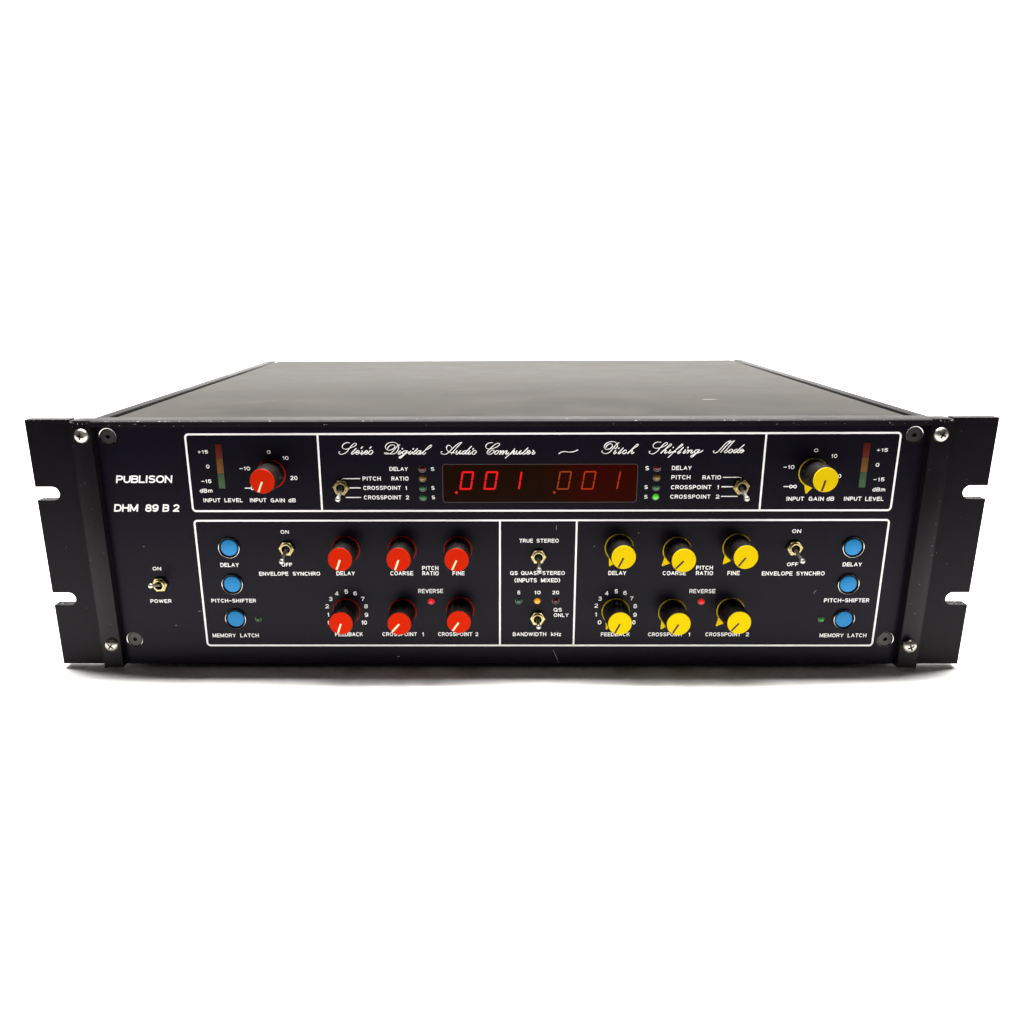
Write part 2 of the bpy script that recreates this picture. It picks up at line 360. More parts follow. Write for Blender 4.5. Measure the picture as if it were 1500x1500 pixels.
LABELS=[
 ('PUBLISON',-199.3,-170.8,100.0,3.92),('DHM',-202.3,-190.0,85.0,3.93),('89',-186.3,-179.5,84.9,3.93),('B',-177.4,-174.0,84.9,3.93),
 ('2',-172.0,-168.8,84.9,3.93),('ON',-186.5,-182.0,53.2,1.96),('POWER',-189.8,-178.6,35.1,2.0),('+15',-156.3,-151.2,115.0,1.73),
 ('0',-152.9,-151.2,107.5,1.82),('-15',-156.1,-151.0,99.9,1.87),('dBm',-157.4,-150.9,94.9,2.03),('INPUT',-156.1,-147.3,89.9,2.04),
 ('LEVEL',-145.2,-135.9,89.9,2.04),('INPUT',-132.3,-123.8,89.9,2.04),('GAIN',-121.6,-114.4,89.8,2.04),('dB',-112.6,-108.8,89.8,2.04),
 ('0',-121.5,-119.7,114.8,1.83),('10',-113.9,-110.9,111.7,1.94),('-10',-136.1,-130.7,106.4,1.92),('20',-110.7,-107.1,101.4,2.08),
 ('DELAY',-150.7,-141.0,55.1,2.21),('ON',-117.8,-113.5,73.1,1.94),('OFF',-118.6,-113.1,55.3,1.99),('PITCH-SHIFTER',-157.4,-133.7,35.3,2.04),
 ('MEMORY',-158.7,-146.2,15.4,2.17),('LATCH',-143.8,-133.9,15.4,2.17),('ENVELOPE',-130.8,-115.5,50.3,2.11),('SYNCHRO',-113.2,-98.8,50.3,2.11),
 ('DELAY',-60.3,-51.0,106.0,1.99),('PITCH',-74.1,-64.9,101.0,2.08),('RATIO',-59.5,-50.8,101.0,2.08),('CROSSPOINT',-74.0,-54.8,96.2,2.06),
 ('1',-52.6,-51.6,96.1,2.05),('CROSSPOINT',-73.9,-54.7,91.2,2.1),('2',-52.5,-50.9,91.2,2.1),('S',-39.4,-37.7,106.0,1.82),
 ('S',-39.4,-37.8,96.2,1.95),('S',-39.3,-37.7,91.3,1.93),('DELAY',-90.2,-80.5,50.4,2.26),('COARSE',-62.0,-50.0,50.4,2.26),
 ('PITCH',-45.2,-36.7,53.3,2.21),('RATIO',-45.2,-36.6,50.4,2.26),('FINE',-29.4,-23.1,50.4,2.26),('REVERSE',-47.6,-34.5,40.5,2.33),
 ('FEEDBACK',-92.8,-78.0,16.0,2.36),('CROSSPOINT',-67.5,-49.0,16.1,2.21),('1',-46.2,-45.0,16.1,2.2),('CROSSPOINT',-37.7,-19.4,16.1,2.2),
 ('2',-17.7,-16.2,16.1,2.2),('DELAY',52.0,61.3,50.5,2.25),('COARSE',80.3,92.4,50.4,2.25),('PITCH',97.5,106.2,53.4,2.17),
 ('RATIO',97.6,106.5,50.4,2.25),('FINE',114.0,120.3,50.4,2.25),('REVERSE',94.9,108.4,40.4,2.28),('FEEDBACK',49.3,64.7,16.0,2.2),
 ('CROSSPOINT',74.4,93.0,16.0,2.2),('1',96.0,97.0,16.0,2.2),('CROSSPOINT',104.9,123.8,16.0,2.2),('2',126.5,128.2,16.0,2.2),
 ('TRUE',5.4,12.4,68.2,2.06),('STEREO',14.3,25.8,68.2,2.06),('QS',0.7,4.7,50.6,2.07),('QUASI-STEREO',6.4,29.3,50.6,2.07),
 ('(INPUTS',3.0,14.7,46.5,2.27),('MIXED)',16.9,26.9,46.5,2.27),('5',4.5,6.1,39.8,1.98),('10',13.5,16.8,39.8,1.98),
 ('20',23.0,26.5,39.8,1.98),('QS',23.8,28.2,30.1,2.05),('ONLY',23.9,31.8,27.1,2.05),('BANDWIDTH',2.3,20.1,16.1,2.2),
 ('kHz',22.7,28.1,16.1,2.2),('S',68.5,70.3,106.1,2.09),('S',68.5,70.2,96.4,1.98),('S',68.6,70.3,91.4,1.99),
 ('DELAY',81.8,91.7,106.2,2.09),('PITCH',81.8,91.4,101.4,2.14),('RATIO',97.5,106.8,101.3,2.14),('CROSSPOINT',81.9,102.3,96.3,2.12),
 ('1',105.3,106.3,96.3,2.12),('CROSSPOINT',81.8,102.2,91.4,2.06),('2',104.9,106.7,91.4,2.06),('+15',183.3,188.7,115.2,1.79),
 ('0',183.6,185.4,107.7,1.87),('-15',183.4,188.9,100.2,1.93),('dBm',183.6,190.0,95.0,1.98),('INPUT',169.7,178.6,90.2,2.1),
 ('LEVEL',180.6,189.8,90.1,2.1),('INPUT',140.7,149.6,90.2,2.1),('GAIN',152.0,159.6,90.2,2.1),('dB',161.0,164.8,90.2,2.1),
 ('0',152.1,154.1,115.1,1.86),('10',160.9,163.9,112.2,1.9),('-10',137.7,143.1,106.6,1.95),('20',163.4,167.0,102.0,1.96),
 ('ON',145.4,149.9,73.2,1.96),('OFF',144.5,150.2,55.3,2.01),('DELAY',173.3,183.2,55.2,2.12),('PITCH-SHIFTER',165.9,189.5,35.3,2.18),
 ('MEMORY',165.7,178.4,15.4,2.2),('LATCH',180.6,190.5,15.4,2.2),('ENVELOPE',131.9,147.8,50.2,2.21),('SYNCHRO',149.8,164.5,50.2,2.21),
 ('1',-96.2,-95.3,27.2,2.33),('2',-97.1,-95.2,32.0,2.32),('3',-95.0,-93.1,36.1,2.3),('4',-91.6,-89.7,39.2,2.29),
 ('5',-86.6,-84.7,40.2,2.29),('6',-81.9,-80.0,39.2,2.29),('7',-78.0,-76.1,36.1,2.3),('8',-76.5,-74.6,32.0,2.32),
 ('9',-76.5,-74.6,27.1,2.33),('10',-78.4,-75.5,22.7,2.34),('0',-96.4,-94.5,22.7,2.34),('0',47.4,49.3,22.8,2.34),
 ('1',46.0,46.9,27.4,2.32),('2',45.3,47.2,32.3,2.31),('3',47.2,49.1,36.2,2.3),('4',50.6,52.5,39.3,2.29),
 ('5',55.6,57.4,40.3,2.28),('6',60.2,62.1,39.4,2.29),('7',63.9,65.7,36.3,2.3),('8',65.9,67.8,32.0,2.31),
 ('9',66.0,67.9,27.1,2.32),('10',64.5,67.4,22.8,2.34),
]
# flowing title script: one line per word, strokes as x,z points in mm
SCRIPT=[
 "-79.73,120.28 -81.18,120.38 -82.68,119.74 -83.47,118.64 -83.25,117.54 -82.09,117.07 -80.80,117.25 -79.31,117.80 -77.82,118.35 -76.79,118.99 -76.34,119.63 -76.73,120.09 -77.56,119.91 -78.89,118.81 -80.07,117.35 -81.24,115.87 -82.57,114.95 -84.06,114.50 -85.14,114.78 -85.37,115.51 -84.90,115.84;-76.59,117.43 -77.55,116.60 -78.70,115.50 -79.10,114.86 -78.75,114.49 -77.81,115.04 -77.04,115.68;-76.88,115.22 -75.77,115.59 -75.16,116.05 -75.54,116.51 -76.39,116.05 -76.89,115.13 -76.55,114.48 -75.62,114.85 -74.86,115.49;-73.99,116.51 -73.37,116.14 -74.04,115.31 -74.35,114.66 -73.81,114.48 -72.76,115.40;-72.50,115.21 -71.38,115.58 -70.90,116.04 -71.25,116.50 -72.00,116.04 -72.50,115.12 -72.16,114.47 -71.23,114.84 -70.47,115.49;-68.96,116.50 -69.90,116.04 -70.40,115.12 -70.15,114.47 -69.23,114.65 -68.37,115.57 -68.42,116.31 -68.96,116.50;-74.07,117.55 -73.36,118.20;-69.80,117.51 -69.04,118.19",
 "-60.85,117.31 -60.27,118.32 -58.96,119.14 -57.68,119.14 -57.16,118.59 -57.55,117.67 -58.68,116.94 -60.15,116.48 -61.41,117.03 -61.91,118.23 -61.32,119.42 -60.01,120.24 -58.18,120.51 -56.73,120.23 -55.67,119.41 -55.26,118.22 -55.57,116.93 -56.35,115.64 -57.48,114.81 -58.77,114.54 -60.22,114.82 -61.66,115.28 -62.49,115.01 -61.87,114.64 -60.40,114.73 -59.11,115.09 -57.97,116.20 -56.64,117.76 -55.50,118.95 -54.58,119.31;-54.50,116.19 -55.26,115.46 -55.65,114.72 -55.20,114.44 -54.36,115.09 -53.79,115.64;-51.03,116.28 -52.13,116.28 -53.06,115.82 -53.54,115.08 -53.28,114.53 -52.36,114.80 -51.22,116.00;-51.03,116.28 -52.18,114.71 -53.50,113.42 -54.63,112.50 -55.26,112.69 -54.79,113.24 -53.30,113.98 -51.44,115.08 -50.32,115.63;-49.21,116.18 -49.96,115.45 -50.35,114.71 -49.90,114.43 -49.06,115.08 -48.31,115.63;-45.89,117.28 -47.02,116.18 -48.15,115.07 -48.25,114.61 -47.80,114.43 -46.69,115.07;-44.10,116.26 -45.19,116.27 -46.12,115.62 -46.42,114.79 -45.97,114.42 -45.04,115.07 -44.10,116.17 -44.77,115.07 -44.78,114.51 -44.14,114.88 -43.39,115.43;-43.39,115.25 -41.90,116.53 -40.42,117.27 -38.94,118.37 -38.74,119.01 -39.47,118.92 -40.96,117.64 -42.46,115.98 -43.22,115.06 -43.14,114.51 -42.50,114.51 -41.75,115.25;-53.60,117.07 -53.33,117.40;-48.16,116.99 -47.86,117.36",
 "-33.53,115.78 -34.08,115.51 -33.73,114.68 -32.46,114.40 -31.17,114.76 -29.88,115.78 -28.21,117.43 -26.36,119.07 -24.89,120.08 -23.61,120.44;-23.61,120.39 -25.27,118.71 -27.13,116.69 -28.43,115.22 -28.89,114.67;-27.42,115.22 -28.79,115.31 -30.06,115.59 -30.87,116.33 -31.31,117.43 -31.01,118.53 -30.19,118.99 -29.28,118.53 -28.39,117.43;-26.04,116.23 -26.60,115.22 -26.61,114.57 -26.06,114.48 -24.95,115.58 -24.22,116.22;-24.22,116.22 -24.87,115.21 -24.88,114.57 -24.33,114.66 -23.50,115.21;-21.48,116.22 -22.58,116.04 -23.41,115.21 -23.51,114.57 -22.96,114.47 -21.86,115.39;-18.82,118.42 -20.01,117.23 -21.49,115.58 -21.95,114.84 -21.68,114.47 -20.95,114.84 -20.21,115.39;-19.57,116.22 -20.21,115.39 -20.50,114.65 -20.04,114.37 -19.12,115.02;-17.10,116.39 -18.11,115.94 -18.58,115.02 -18.31,114.37 -17.39,114.55 -16.47,115.47 -16.56,116.12 -17.10,116.39;-18.16,116.95 -17.86,117.32",
 "-8.30,120.23 -9.76,120.14 -11.03,119.50 -11.67,118.40 -11.31,117.39 -10.13,117.02 -8.49,117.30 -6.67,117.84 -5.21,118.76 -4.76,119.58 -5.30,119.95 -6.49,119.68 -8.13,118.49 -9.77,117.02 -10.87,115.74 -11.05,114.91 -10.51,114.45 -9.59,114.35 -8.32,114.91 -7.49,115.92 -7.77,116.56 -8.68,116.38 -9.77,115.55 -10.32,115.09;-5.94,116.28 -6.86,115.73 -7.22,114.90 -6.95,114.35 -6.13,114.62 -5.31,115.45 -5.49,116.19 -5.94,116.28;-4.85,115.91 -4.12,116.19 -4.30,115.54 -4.76,114.35;-4.76,114.35 -3.58,115.72 -2.85,116.18 -2.94,115.54 -3.48,114.34;-3.48,114.34 -2.12,115.72 -1.03,116.27 -1.21,115.54 -1.75,114.62 -1.39,114.34 -0.29,115.17;2.79,117.18 1.71,115.90 0.26,114.43 -1.93,112.40;0.62,114.43 1.71,115.53 2.62,116.17 2.71,115.71 1.99,114.79 2.26,114.33 3.17,114.98;3.89,116.17 3.53,115.16 3.45,114.51 4.09,114.42 5.17,115.52 5.90,116.17;5.90,116.17 5.17,115.16 5.09,114.51 5.64,114.42 6.45,115.15;9.34,117.54 8.26,116.44 7.00,115.15 6.82,114.51 7.37,114.32 8.27,114.97;8.82,115.06 9.91,115.42 10.45,115.97 10.08,116.34 9.36,115.98 8.82,114.96 9.19,114.32 10.10,114.69 10.82,115.33;11.72,116.43 12.45,116.10 11.73,115.14 11.47,114.50 12.02,114.31 13.01,115.23",
 "24.86,114.57 25.85,115.30 27.11,115.70 28.57,115.63 30.03,115.44 31.49,115.44 32.93,115.84 34.28,116.48;26.03,115.34 27.30,115.63 28.75,115.55 30.03,115.37 31.48,115.51 32.75,115.80",
 "48.30,117.64 48.81,118.65 50.05,119.47 51.14,119.38 51.54,118.55 51.03,117.55 49.96,116.91 48.70,116.73 47.68,117.28 47.46,118.29 48.06,119.38 49.47,120.29 51.27,120.66 52.73,120.38 53.85,119.56 54.07,118.73 53.74,117.82 53.04,117.18 52.40,117.45 52.47,117.91;54.74,120.10 53.85,119.56 52.81,118.55 51.77,117.09 50.73,115.80 49.49,114.89 48.23,114.61 46.95,114.89 46.29,115.54 46.54,116.00;53.26,116.26 52.66,115.43 52.23,114.79 52.69,114.51 53.66,115.25;56.93,117.44 55.81,116.16 54.67,115.06 54.51,114.60 54.97,114.51 56.03,115.24;58.45,115.97 58.43,116.38 57.89,116.38 57.10,115.79 56.67,115.06 56.97,114.54 57.69,114.60 58.57,115.33;59.15,114.59 60.19,115.79 62.30,117.25 63.88,118.35 64.39,119.17 63.84,119.26 62.62,118.17 60.89,116.34 59.33,114.59;59.33,114.59 60.72,115.97 61.62,116.24 61.47,115.60 61.04,114.86 61.42,114.53 62.39,115.23;54.53,117.14 54.81,117.41",
 "75.61,120.24 73.97,120.34 72.55,119.79 71.80,118.70 72.03,117.78 73.05,117.23 74.50,117.32 76.11,117.77 78.05,118.68 78.90,119.60 78.51,120.14 77.62,119.78 76.42,118.69 75.23,117.22 74.04,115.76 72.82,114.84 71.39,114.38 70.28,114.76 69.97,115.49 70.50,115.77;75.73,114.74 76.75,115.94 78.85,117.40 80.42,118.40 80.92,119.23 80.37,119.32 79.34,118.32 77.63,116.49 75.91,114.74;75.91,114.74 77.29,116.12 78.36,116.39 78.13,115.75 77.62,115.02 77.91,114.69 78.96,115.38;80.54,116.39 79.95,115.56 79.54,114.92 80.00,114.68 80.96,115.38;82.22,115.56 83.95,117.02 85.69,118.12 86.54,119.12 86.07,119.31 85.13,118.49 83.60,116.84 81.89,115.01 80.70,113.72 79.58,112.62;81.51,115.29 83.14,115.47;86.90,117.66 85.63,116.29 84.42,115.19 84.18,114.73 84.73,114.60 85.68,115.37;87.98,116.37 87.40,115.55 86.89,114.91 87.36,114.67 88.40,115.46;88.91,116.10 89.61,116.37 89.47,115.73 88.99,114.72;88.99,114.72 90.18,116.00 91.25,116.37 91.11,115.73 90.61,114.99 91.09,114.66 92.03,115.45;94.87,116.45 93.78,116.45 92.90,116.00 92.51,115.17 92.90,114.71 93.70,114.99 94.71,116.09;95.05,116.45 93.88,114.99 92.51,113.70 91.48,112.78 90.83,112.97 91.17,113.43 92.66,114.25 94.25,114.89 95.32,115.17 96.71,116.08;81.71,117.47 81.98,117.76;89.06,117.42 89.31,117.71",
 "102.47,115.80 101.94,115.61 102.25,114.97 103.26,114.88 104.47,115.70 106.13,117.71 107.79,119.63 109.16,120.63 110.22,120.96;110.22,120.96 108.75,118.99 106.92,116.80 105.61,115.06;105.61,115.06 107.24,117.34 109.59,119.72 112.02,120.99;112.02,120.99 110.37,118.99 108.57,116.61 107.49,115.33 107.80,114.87 108.68,115.23 109.17,115.87;110.92,116.70 109.96,116.15 109.58,115.32 109.89,114.81 110.78,115.05 111.52,115.96 111.39,116.51 110.92,116.70;113.82,116.69 112.84,116.42 112.09,115.69 112.05,114.95 112.69,114.95 113.70,115.87;117.07,118.97 115.73,117.69 114.07,115.87 113.76,115.22 114.15,114.86 115.02,115.31;115.17,115.68 116.23,115.95 116.83,116.41 116.45,116.69 115.66,116.32 115.10,115.40 115.51,114.85 116.30,115.13 117.14,115.95",
]

# ------------------------------------------------------------------ setting: one white sweep
bm = bmesh.new()
prof = [(-0.30, 0.0), (1.2, 0.0)] + [(1.2 + 0.55*math.sin(t), 0.55 - 0.55*math.cos(t)) for t in [math.pi/2*i/16 for i in range(1, 17)]] + [(1.75, 3.2)]
A = [bm.verts.new((-3500, y*1000, z*1000)) for y, z in prof]; B = [bm.verts.new((3500, y*1000, z*1000)) for y, z in prof]
for i in range(len(prof)-1): bm.faces.new((A[i], B[i], B[i+1], A[i+1]))
floor = link('floor', bm, 'floor', smooth=60); floor['kind'] = 'structure'

# ------------------------------------------------------------------ the rack unit
unit = bpy.data.objects.new('rack_unit', None); C.objects.link(unit)
unit['label'] = 'black rack-mount audio processor with red and yellow knobs and a red digital display'
unit['category'] = 'audio processor'
Z = LIFT
def part(name, bm, mats, parent=None, loc=(0, 0, 0), smooth=35):
    p = parent or unit
    if p is unit: loc = (loc[0], loc[1], loc[2] + Z)
    return link(name, bm, mats, p, loc, smooth)

KNOBS = [  # x, z, colour, pointer angle in degrees
 (-120.3, 104.5, 'red', -113), (-84.6, 64.6, 'red', -110), (-55.3, 64.5, 'red', -110), (-26.3, 64.3, 'red', -114),
 (-86.0, 30.3, 'red', -109), (-56.1, 30.1, 'red', -131), (-25.6, 31.0, 'red', -125),
 (152.8, 104.8, 'yellow', -104), (57.0, 65.6, 'yellow', -115), (87.0, 63.9, 'yellow', -132), (117.7, 65.6, 'yellow', -126),
 (56.6, 30.2, 'yellow', -115), (86.5, 29.9, 'yellow', -120), (117.2, 30.6, 'yellow', -130)]
SWITCHES = [  # x, z, lever tip offset x, z; nut turn
 (-85.1, 97.6, 0.45, -3.1, 8), (117.1, 97.7, -0.35, -3.2, -10), (-115.1, 65.4, 0.2, -3.1, 4), (147.2, 65.4, 0.15, -3.1, -6),
 (15.3, 60.9, -0.1, -3.3, 0), (15.3, 26.6, 0.0, 0.25, 2), (-183.3, 45.7, 0.5, 3.7, -4)]
BUTTONS = [(-145.1, 65.7), (-145.2, 45.7), (-145.2, 26.2), (177.4, 65.7), (177.3, 45.6), (177.3, 25.9)]
LIGHTS = [  # x, z, colour
 (-43.7, 107.1, 'red_off'), (-43.7, 102.2, 'amber_off'), (-43.7, 97.2, 'green_off'), (-43.7, 92.3, 'green_dim'),
 (74.4, 107.3, 'red_off'), (74.4, 102.4, 'amber_off'), (74.4, 97.4, 'green_off'), (74.4, 92.5, 'green_on'),
 (-40.9, 36.0, 'red_on'), (101.5, 35.8, 'red_on'), (5.3, 36.2, 'green_off'), (15.1, 36.2, 'amber_on'), (24.8, 36.2, 'red_off'),
 (-133.3, 26.0, 'green_small'), (165.4, 25.7, 'green_half')]
SOCKETS = [(-200.8, 123.6), (-200.9, 14.2), (200.9, 123.6), (200.9, 14.2)]
SCREWS = [(-211.5, 124.8, -4.4, 12), (-211.4, 12.9, -4.4, 40), (211.4, 124.6, -4.4, 25), (210.7, 13.2, -6.6, 65)]

# --- front panel: plate with real recesses, and everything printed on it
bm = bmesh.new(); add_box(bm, -206.9, 206.9, 0, 4.0, 0, 130.5)
ct = bmesh.new()
for x, z in SOCKETS: add_lathe(ct, [(0, -0.5), (4.55, -0.5), (4.25, 0.0), (3.2, 1.3), (3.2, 3.0), (0, 3.0)], 48, x, z)
add_prism(ct, rrect(-33.5, 64.7, 89.7, 109.2, 1.5), -1, 1.6)
for x0, x1 in ((-147.6, -144.1), (176.4, 179.9)): add_box(ct, x0, x1, -1, 1.2, 96.9, 119.8)
bm = cut(bm, ct)
W = 1
def frame(x0, x1, z0, z1): ribbon(bm, rrect(x0, x1, z0, z1, 1.7, 8), 0.98, PRINT_Y, PRINT_Y, W, closed=True)
def line(pts, w): ribbon(bm, pts, w, PRINT_Y-0.02, PRINT_Y-0.02, W)
def rule(x, z0, z1, w=0.95):
    vs = [bm.verts.new(q) for q in ((x-w/2, PRINT_Y, z0), (x+w/2, PRINT_Y, z0), (x+w/2, PRINT_Y, z1), (x-w/2, PRINT_Y, z1))]
    bm.faces.new(vs).material_index = W
frame(-161.9, 194.1, 85.2, 124.7)
rule(-95.6, 85.7, 124.2); rule(127.6, 85.7, 124.2)
frame(-161.9, 194.2, 10.7, 80.1)
rule(-4.6, 11.2, 79.6); rule(34.8, 11.2, 79.6)
for t, x0, x1, z, h in LABELS:
    big = h > 3
    letters(bm, t, x0, x1, z, h, W, shear=0.19 if big else 0.0, weight=0.195 if big else 0.172, gap=0.30 if big else 0.46)
line([(-75.5, 102.05), (-83.6, 102.05), (-84.7, 101.8), (-85.2, 101.0)], 0.42)
line([(-81.5, 97.25), (-75.5, 97.25)], 0.5); line([(-83.0, 92.3), (-75.5, 92.3)], 0.42)
line([(107.9, 102.4), (116.0, 102.4), (116.9, 102.1), (117.2, 101.2)], 0.42)
line([(107.6, 97.55), (113.2, 97.55)], 0.5); line([(107.7, 92.55), (115.8, 92.55)], 0.42)
for xm, zz in ((-134.2, 97.2), (138.6, 97.6)):          # minus infinity
    line([(xm+0.1, zz), (xm+2.5, zz)], 0.42)
    cx = xm + 4.8
    ribbon(bm, [(cx + 1.7*math.sin(t), zz + 0.78*math.sin(2*t)*0.95) for t in [2*math.pi*i/40 for i in range(41)]], 0.42, PRINT_Y, PRINT_Y-0.12, W)
SL = Vector((-0.62, -0.785))
def nib(small): return lambda t: 0.25 + (0.25 if small else 0.14)*abs(t.dot(SL))**2.5
for wd in SCRIPT:
    for i, s in enumerate(wd.split(';')):
        pts = [tuple(map(float, q.split(','))) for q in s.split()]
        small = (max(q[1] for q in pts) - min(q[1] for q in pts)) < 4.5
        if len(pts) == 2: ribbon(bm, pts, 0.55, PRINT_Y, PRINT_Y, W); continue
        y = PRINT_Y - 0.03*(i % 5)
        ribbon(bm, smooth_line(pts), nib(small), y, y-0.02, W)
# light handling scratches
for x, z, dx, dz in ((24, 8, 3.2, -7.6), (24.4, 75.0, 0.2, 2.4), (-165, 30, 1.4, 0.4), (160, 40, 1.2, 2), (-190, 66, 0.7, 0.1), (44, 66, 0.4, .2), (66.5, 73, .5, .1), (-178, 22, .8, .3), (-60, 4, 1.4, .2)):
    k = 0.11
    q = Vector((-dz, dx)).normalized()*k
    ribbon(bm, smooth_line([(x, z), (x+dx*.45+q.x*2, z+dz*.5+q.y*2), (x+dx, z+dz)], 4), 0.13, PRINT_Y-.01, PRINT_Y-.01, 2)
panel = part('front_panel', bm, ['panel', 'white', 'bare'])

# --- ears with open rack slots
def flake(bm, c, ax, ay, size, mi, k=None):
    """small irregular chip of bare metal lying on a face spanned by ax, ay"""
    n = k or random.randint(5, 7); a0 = random.random()*6
    vs = []
    for i in range(n):
        t = a0 + 2*math.pi*i/n; rr = size*random.uniform(0.45, 1.0)
        vs.append(bm.verts.new(Vector(c) + Vector(ax)*rr*math.cos(t) + Vector(ay)*rr*math.sin(t)))
    bm.faces.new(vs).material_index = mi

def ear(s):
    bm = bmesh.new()
    SL_IN, HS, EDGE = 229.3, 3.5, 241.3
    pts = [(219.0, 0.0), (EDGE, 0.0)]
    for zc in (37.3, 94.5):
        pts += [(EDGE, zc-HS)]
        pts += [(SL_IN + HS + HS*math.cos(t), zc + HS*math.sin(t)) for t in [math.radians(270 - 180*i/14) for i in range(15)]]
        pts += [(EDGE, zc+HS)]
    pts += [(EDGE, 132.2), (219.0, 132.2)]
    pts = [(s*x, z) for x, z in pts]
    add_prism(bm, pts, 0, 6.0)
    # chipped paint round the slots and along the top edge
    for zc in (37.3, 94.5):
        for _ in range(12):
            x = random.uniform(SL_IN+2, EDGE-1.0)
            flake(bm, (s*x, random.uniform(0.8, 5.0), zc-HS+0.03), (1, 0, 0), (0, 1, 0), random.uniform(0.2, 0.9), 1)
        for _ in range(5):
            t = random.uniform(100, 250); t = math.radians(t)
            flake(bm, (s*(SL_IN+HS+(HS+0.15)*math.cos(t)), -0.03, zc+(HS+0.15)*math.sin(t)), (1, 0, 0), (0, 0, 1), random.uniform(0.1, 0.28), 1)
    for _ in range(10):
        x = s*random.uniform(219.5, EDGE-0.6)
        flake(bm, (x, -0.03, 132.2-random.uniform(0.05, 0.25)), (1, 0, 0), (0, 0, .35), random.uniform(0.2, 0.5), 1)
    for _ in range(5):
        flake(bm, (s*random.uniform(220, 238), -0.03, random.uniform(5, 128)), (1, 0, 0.2), (0, 0, .3), random.uniform(0.12, 0.3), 1)
    return part('rack_ear', bm, ['ear', 'bare'])
ear(-1); ear(1)

# --- vertical side bars, proud of the panel, with a narrow outer flange
def bar(s):
    bm = bmesh.new()
    a, b = sorted((s*207.0, s*216.6)); add_box(bm, a, b, -4.4, 6.0, -0.3, 132.2, 0.25)
    a, b = sorted((s*216.75, s*217.9)); add_box(bm, a, b, -3.2, 6.0, -1.5, 131.9, 0.15)
    a, b = sorted((s*216.5, s*219.05)); add_box(bm, a, b, 2.5, 5.9, 0.1, 131.6, 0, 2)
    for _ in range(9): flake(bm, (s*random.uniform(207.4, 216.4), -4.43, random.uniform(130.4, 131.95)), (1, 0, 0), (0, 0, .7), random.uniform(0.1, 0.4), 1)
    for _ in range(6): flake(bm, (s*(216.5-random.random()**2*1.2), -4.43, random.uniform(60, 131)), (1, 0, 0), (0, 0, 1), random.uniform(0.08, 0.25), 1)
    for _ in range(6): flake(bm, (s*random.uniform(207.5, 216), -4.43, random.uniform(20, 120)), (1, 0, 0.2), (0, 0, .4), random.uniform(0.1, 0.3), 1)
    flake(bm, (s*216.0, -4.44, 131.6), (1, 0, .3), (-.2, 0, .5), 1.0, 1)
    flake(bm, (s*217.3, -3.24, -0.9), (.45, 0, .2), (0, 0, .6), 0.7 if s > 0 else 0.3, 1)
    return part('side_bar', bm, ['trim', 'bare', 'groove'])
bar(-1); bar(1)

# --- top trim: rounded front extrusion with worn edge
bm = bmesh.new()
prof = [(-4.4, 129.0), (-4.4, 130.6), (-4.28, 131.1), (-4.0, 131.55), (-3.55, 131.88), (-3.0, 132.08), (-2.4, 132.15), (7.6, 132.2), (7.6, 127.0), (0.02, 127.0), (0.02, 129.0)]
add_xprism(bm, prof, -206.85, 206.85)
for _ in range(85):
    x = random.choice((random.uniform(-205, 205), random.gauss(-190, 14), random.gauss(-60, 45), random.gauss(125, 22), random.gauss(190, 14)))
    if abs(x) > 205: continue
    sz = random.uniform(0.10, 0.42)*(1.5 if random.random() < 0.1 else 1)
    if random.random() < 0.6: flake(bm, (x, -4.43, random.uniform(129.4, 130.6)), (1.3, 0, 0), (0, 0, .55), sz, 1 if random.random() < .8 else 2)
    else: flake(bm, (x, random.uniform(-2.2, 0), 132.185), (1.4, 0, 0), (0, .9, 0.0075), sz, 1)
for _ in range(45):                                       # chips on the rounded edge itself
    x = random.choice((random.uniform(-205, 205), random.gauss(-180, 20), random.gauss(120, 30)))
    if abs(x) > 205: continue
    flake(bm, (x, -3.80, 131.75), (1.3, 0, 0), (0, .30, .22), random.uniform(0.15, 0.55), 1 if random.random() < .75 else 2)
trim = part('top_trim', bm, ['trim', 'bare', 'scuff'])

# --- top cover, side rails, chassis, feet
bm = bmesh.new(); add_box(bm, -199.0, 199.0, 7.75, 350, 130.0, 132.0, 0.3)
def scratch(pts, w, mi): 
    P = smooth_line(pts, 4); rows = []
    for i, p in enumerate(P):
        t = (P[min(i+1, len(P)-1)] - P[max(i-1, 0)]).normalized(); k = w*(0.25 + 0.75*math.sin(math.pi*(i+.5)/len(P)))
        rows.append((bm.verts.new((p.x - t.y*k/2, p.y + t.x*k/2, 132.05)), bm.verts.new((p.x + t.y*k/2, p.y - t.x*k/2, 132.05))))
    for (a, b), (c, d) in zip(rows, rows[1:]):
        fc = bm.faces.new((a, b, d, c)); fc.material_index = mi; fc.normal_update()
        if fc.normal.z < 0: fc.normal_flip()
scratch([(-126, 41), (-122, 36), (-114, 26)], 0.9, 1); scratch([(-112, 24), (-108, 19), (-106, 17)], 0.7, 1)
scratch([(-135, 60), (-128, 75), (-124, 95)], 0.6, 1); scratch([(112, 74), (116, 75), (121, 74.5)], 1.2, 2)
scratch([(88, 21), (90, 21.5), (92, 21)], 1.3, 1); scratch([(-150, 30), (-149, 30.5), (-147, 30)], 0.9, 1)
scratch([(118, 66), (126, 50), (132, 44)], 1.5, 1); scratch([(20, 60), (40, 61), (60, 59)], 0.5, 1)
for _ in range(60): flake(bm, (random.uniform(-190, 190), random.uniform(9, 330), 132.05), (1, 0, 0), (0, 1, 0), random.uniform(0.15, 0.6), random.choice((1, 1, 2)))
part('top_cover', bm, ['cover', 'scuff', 'bare'])
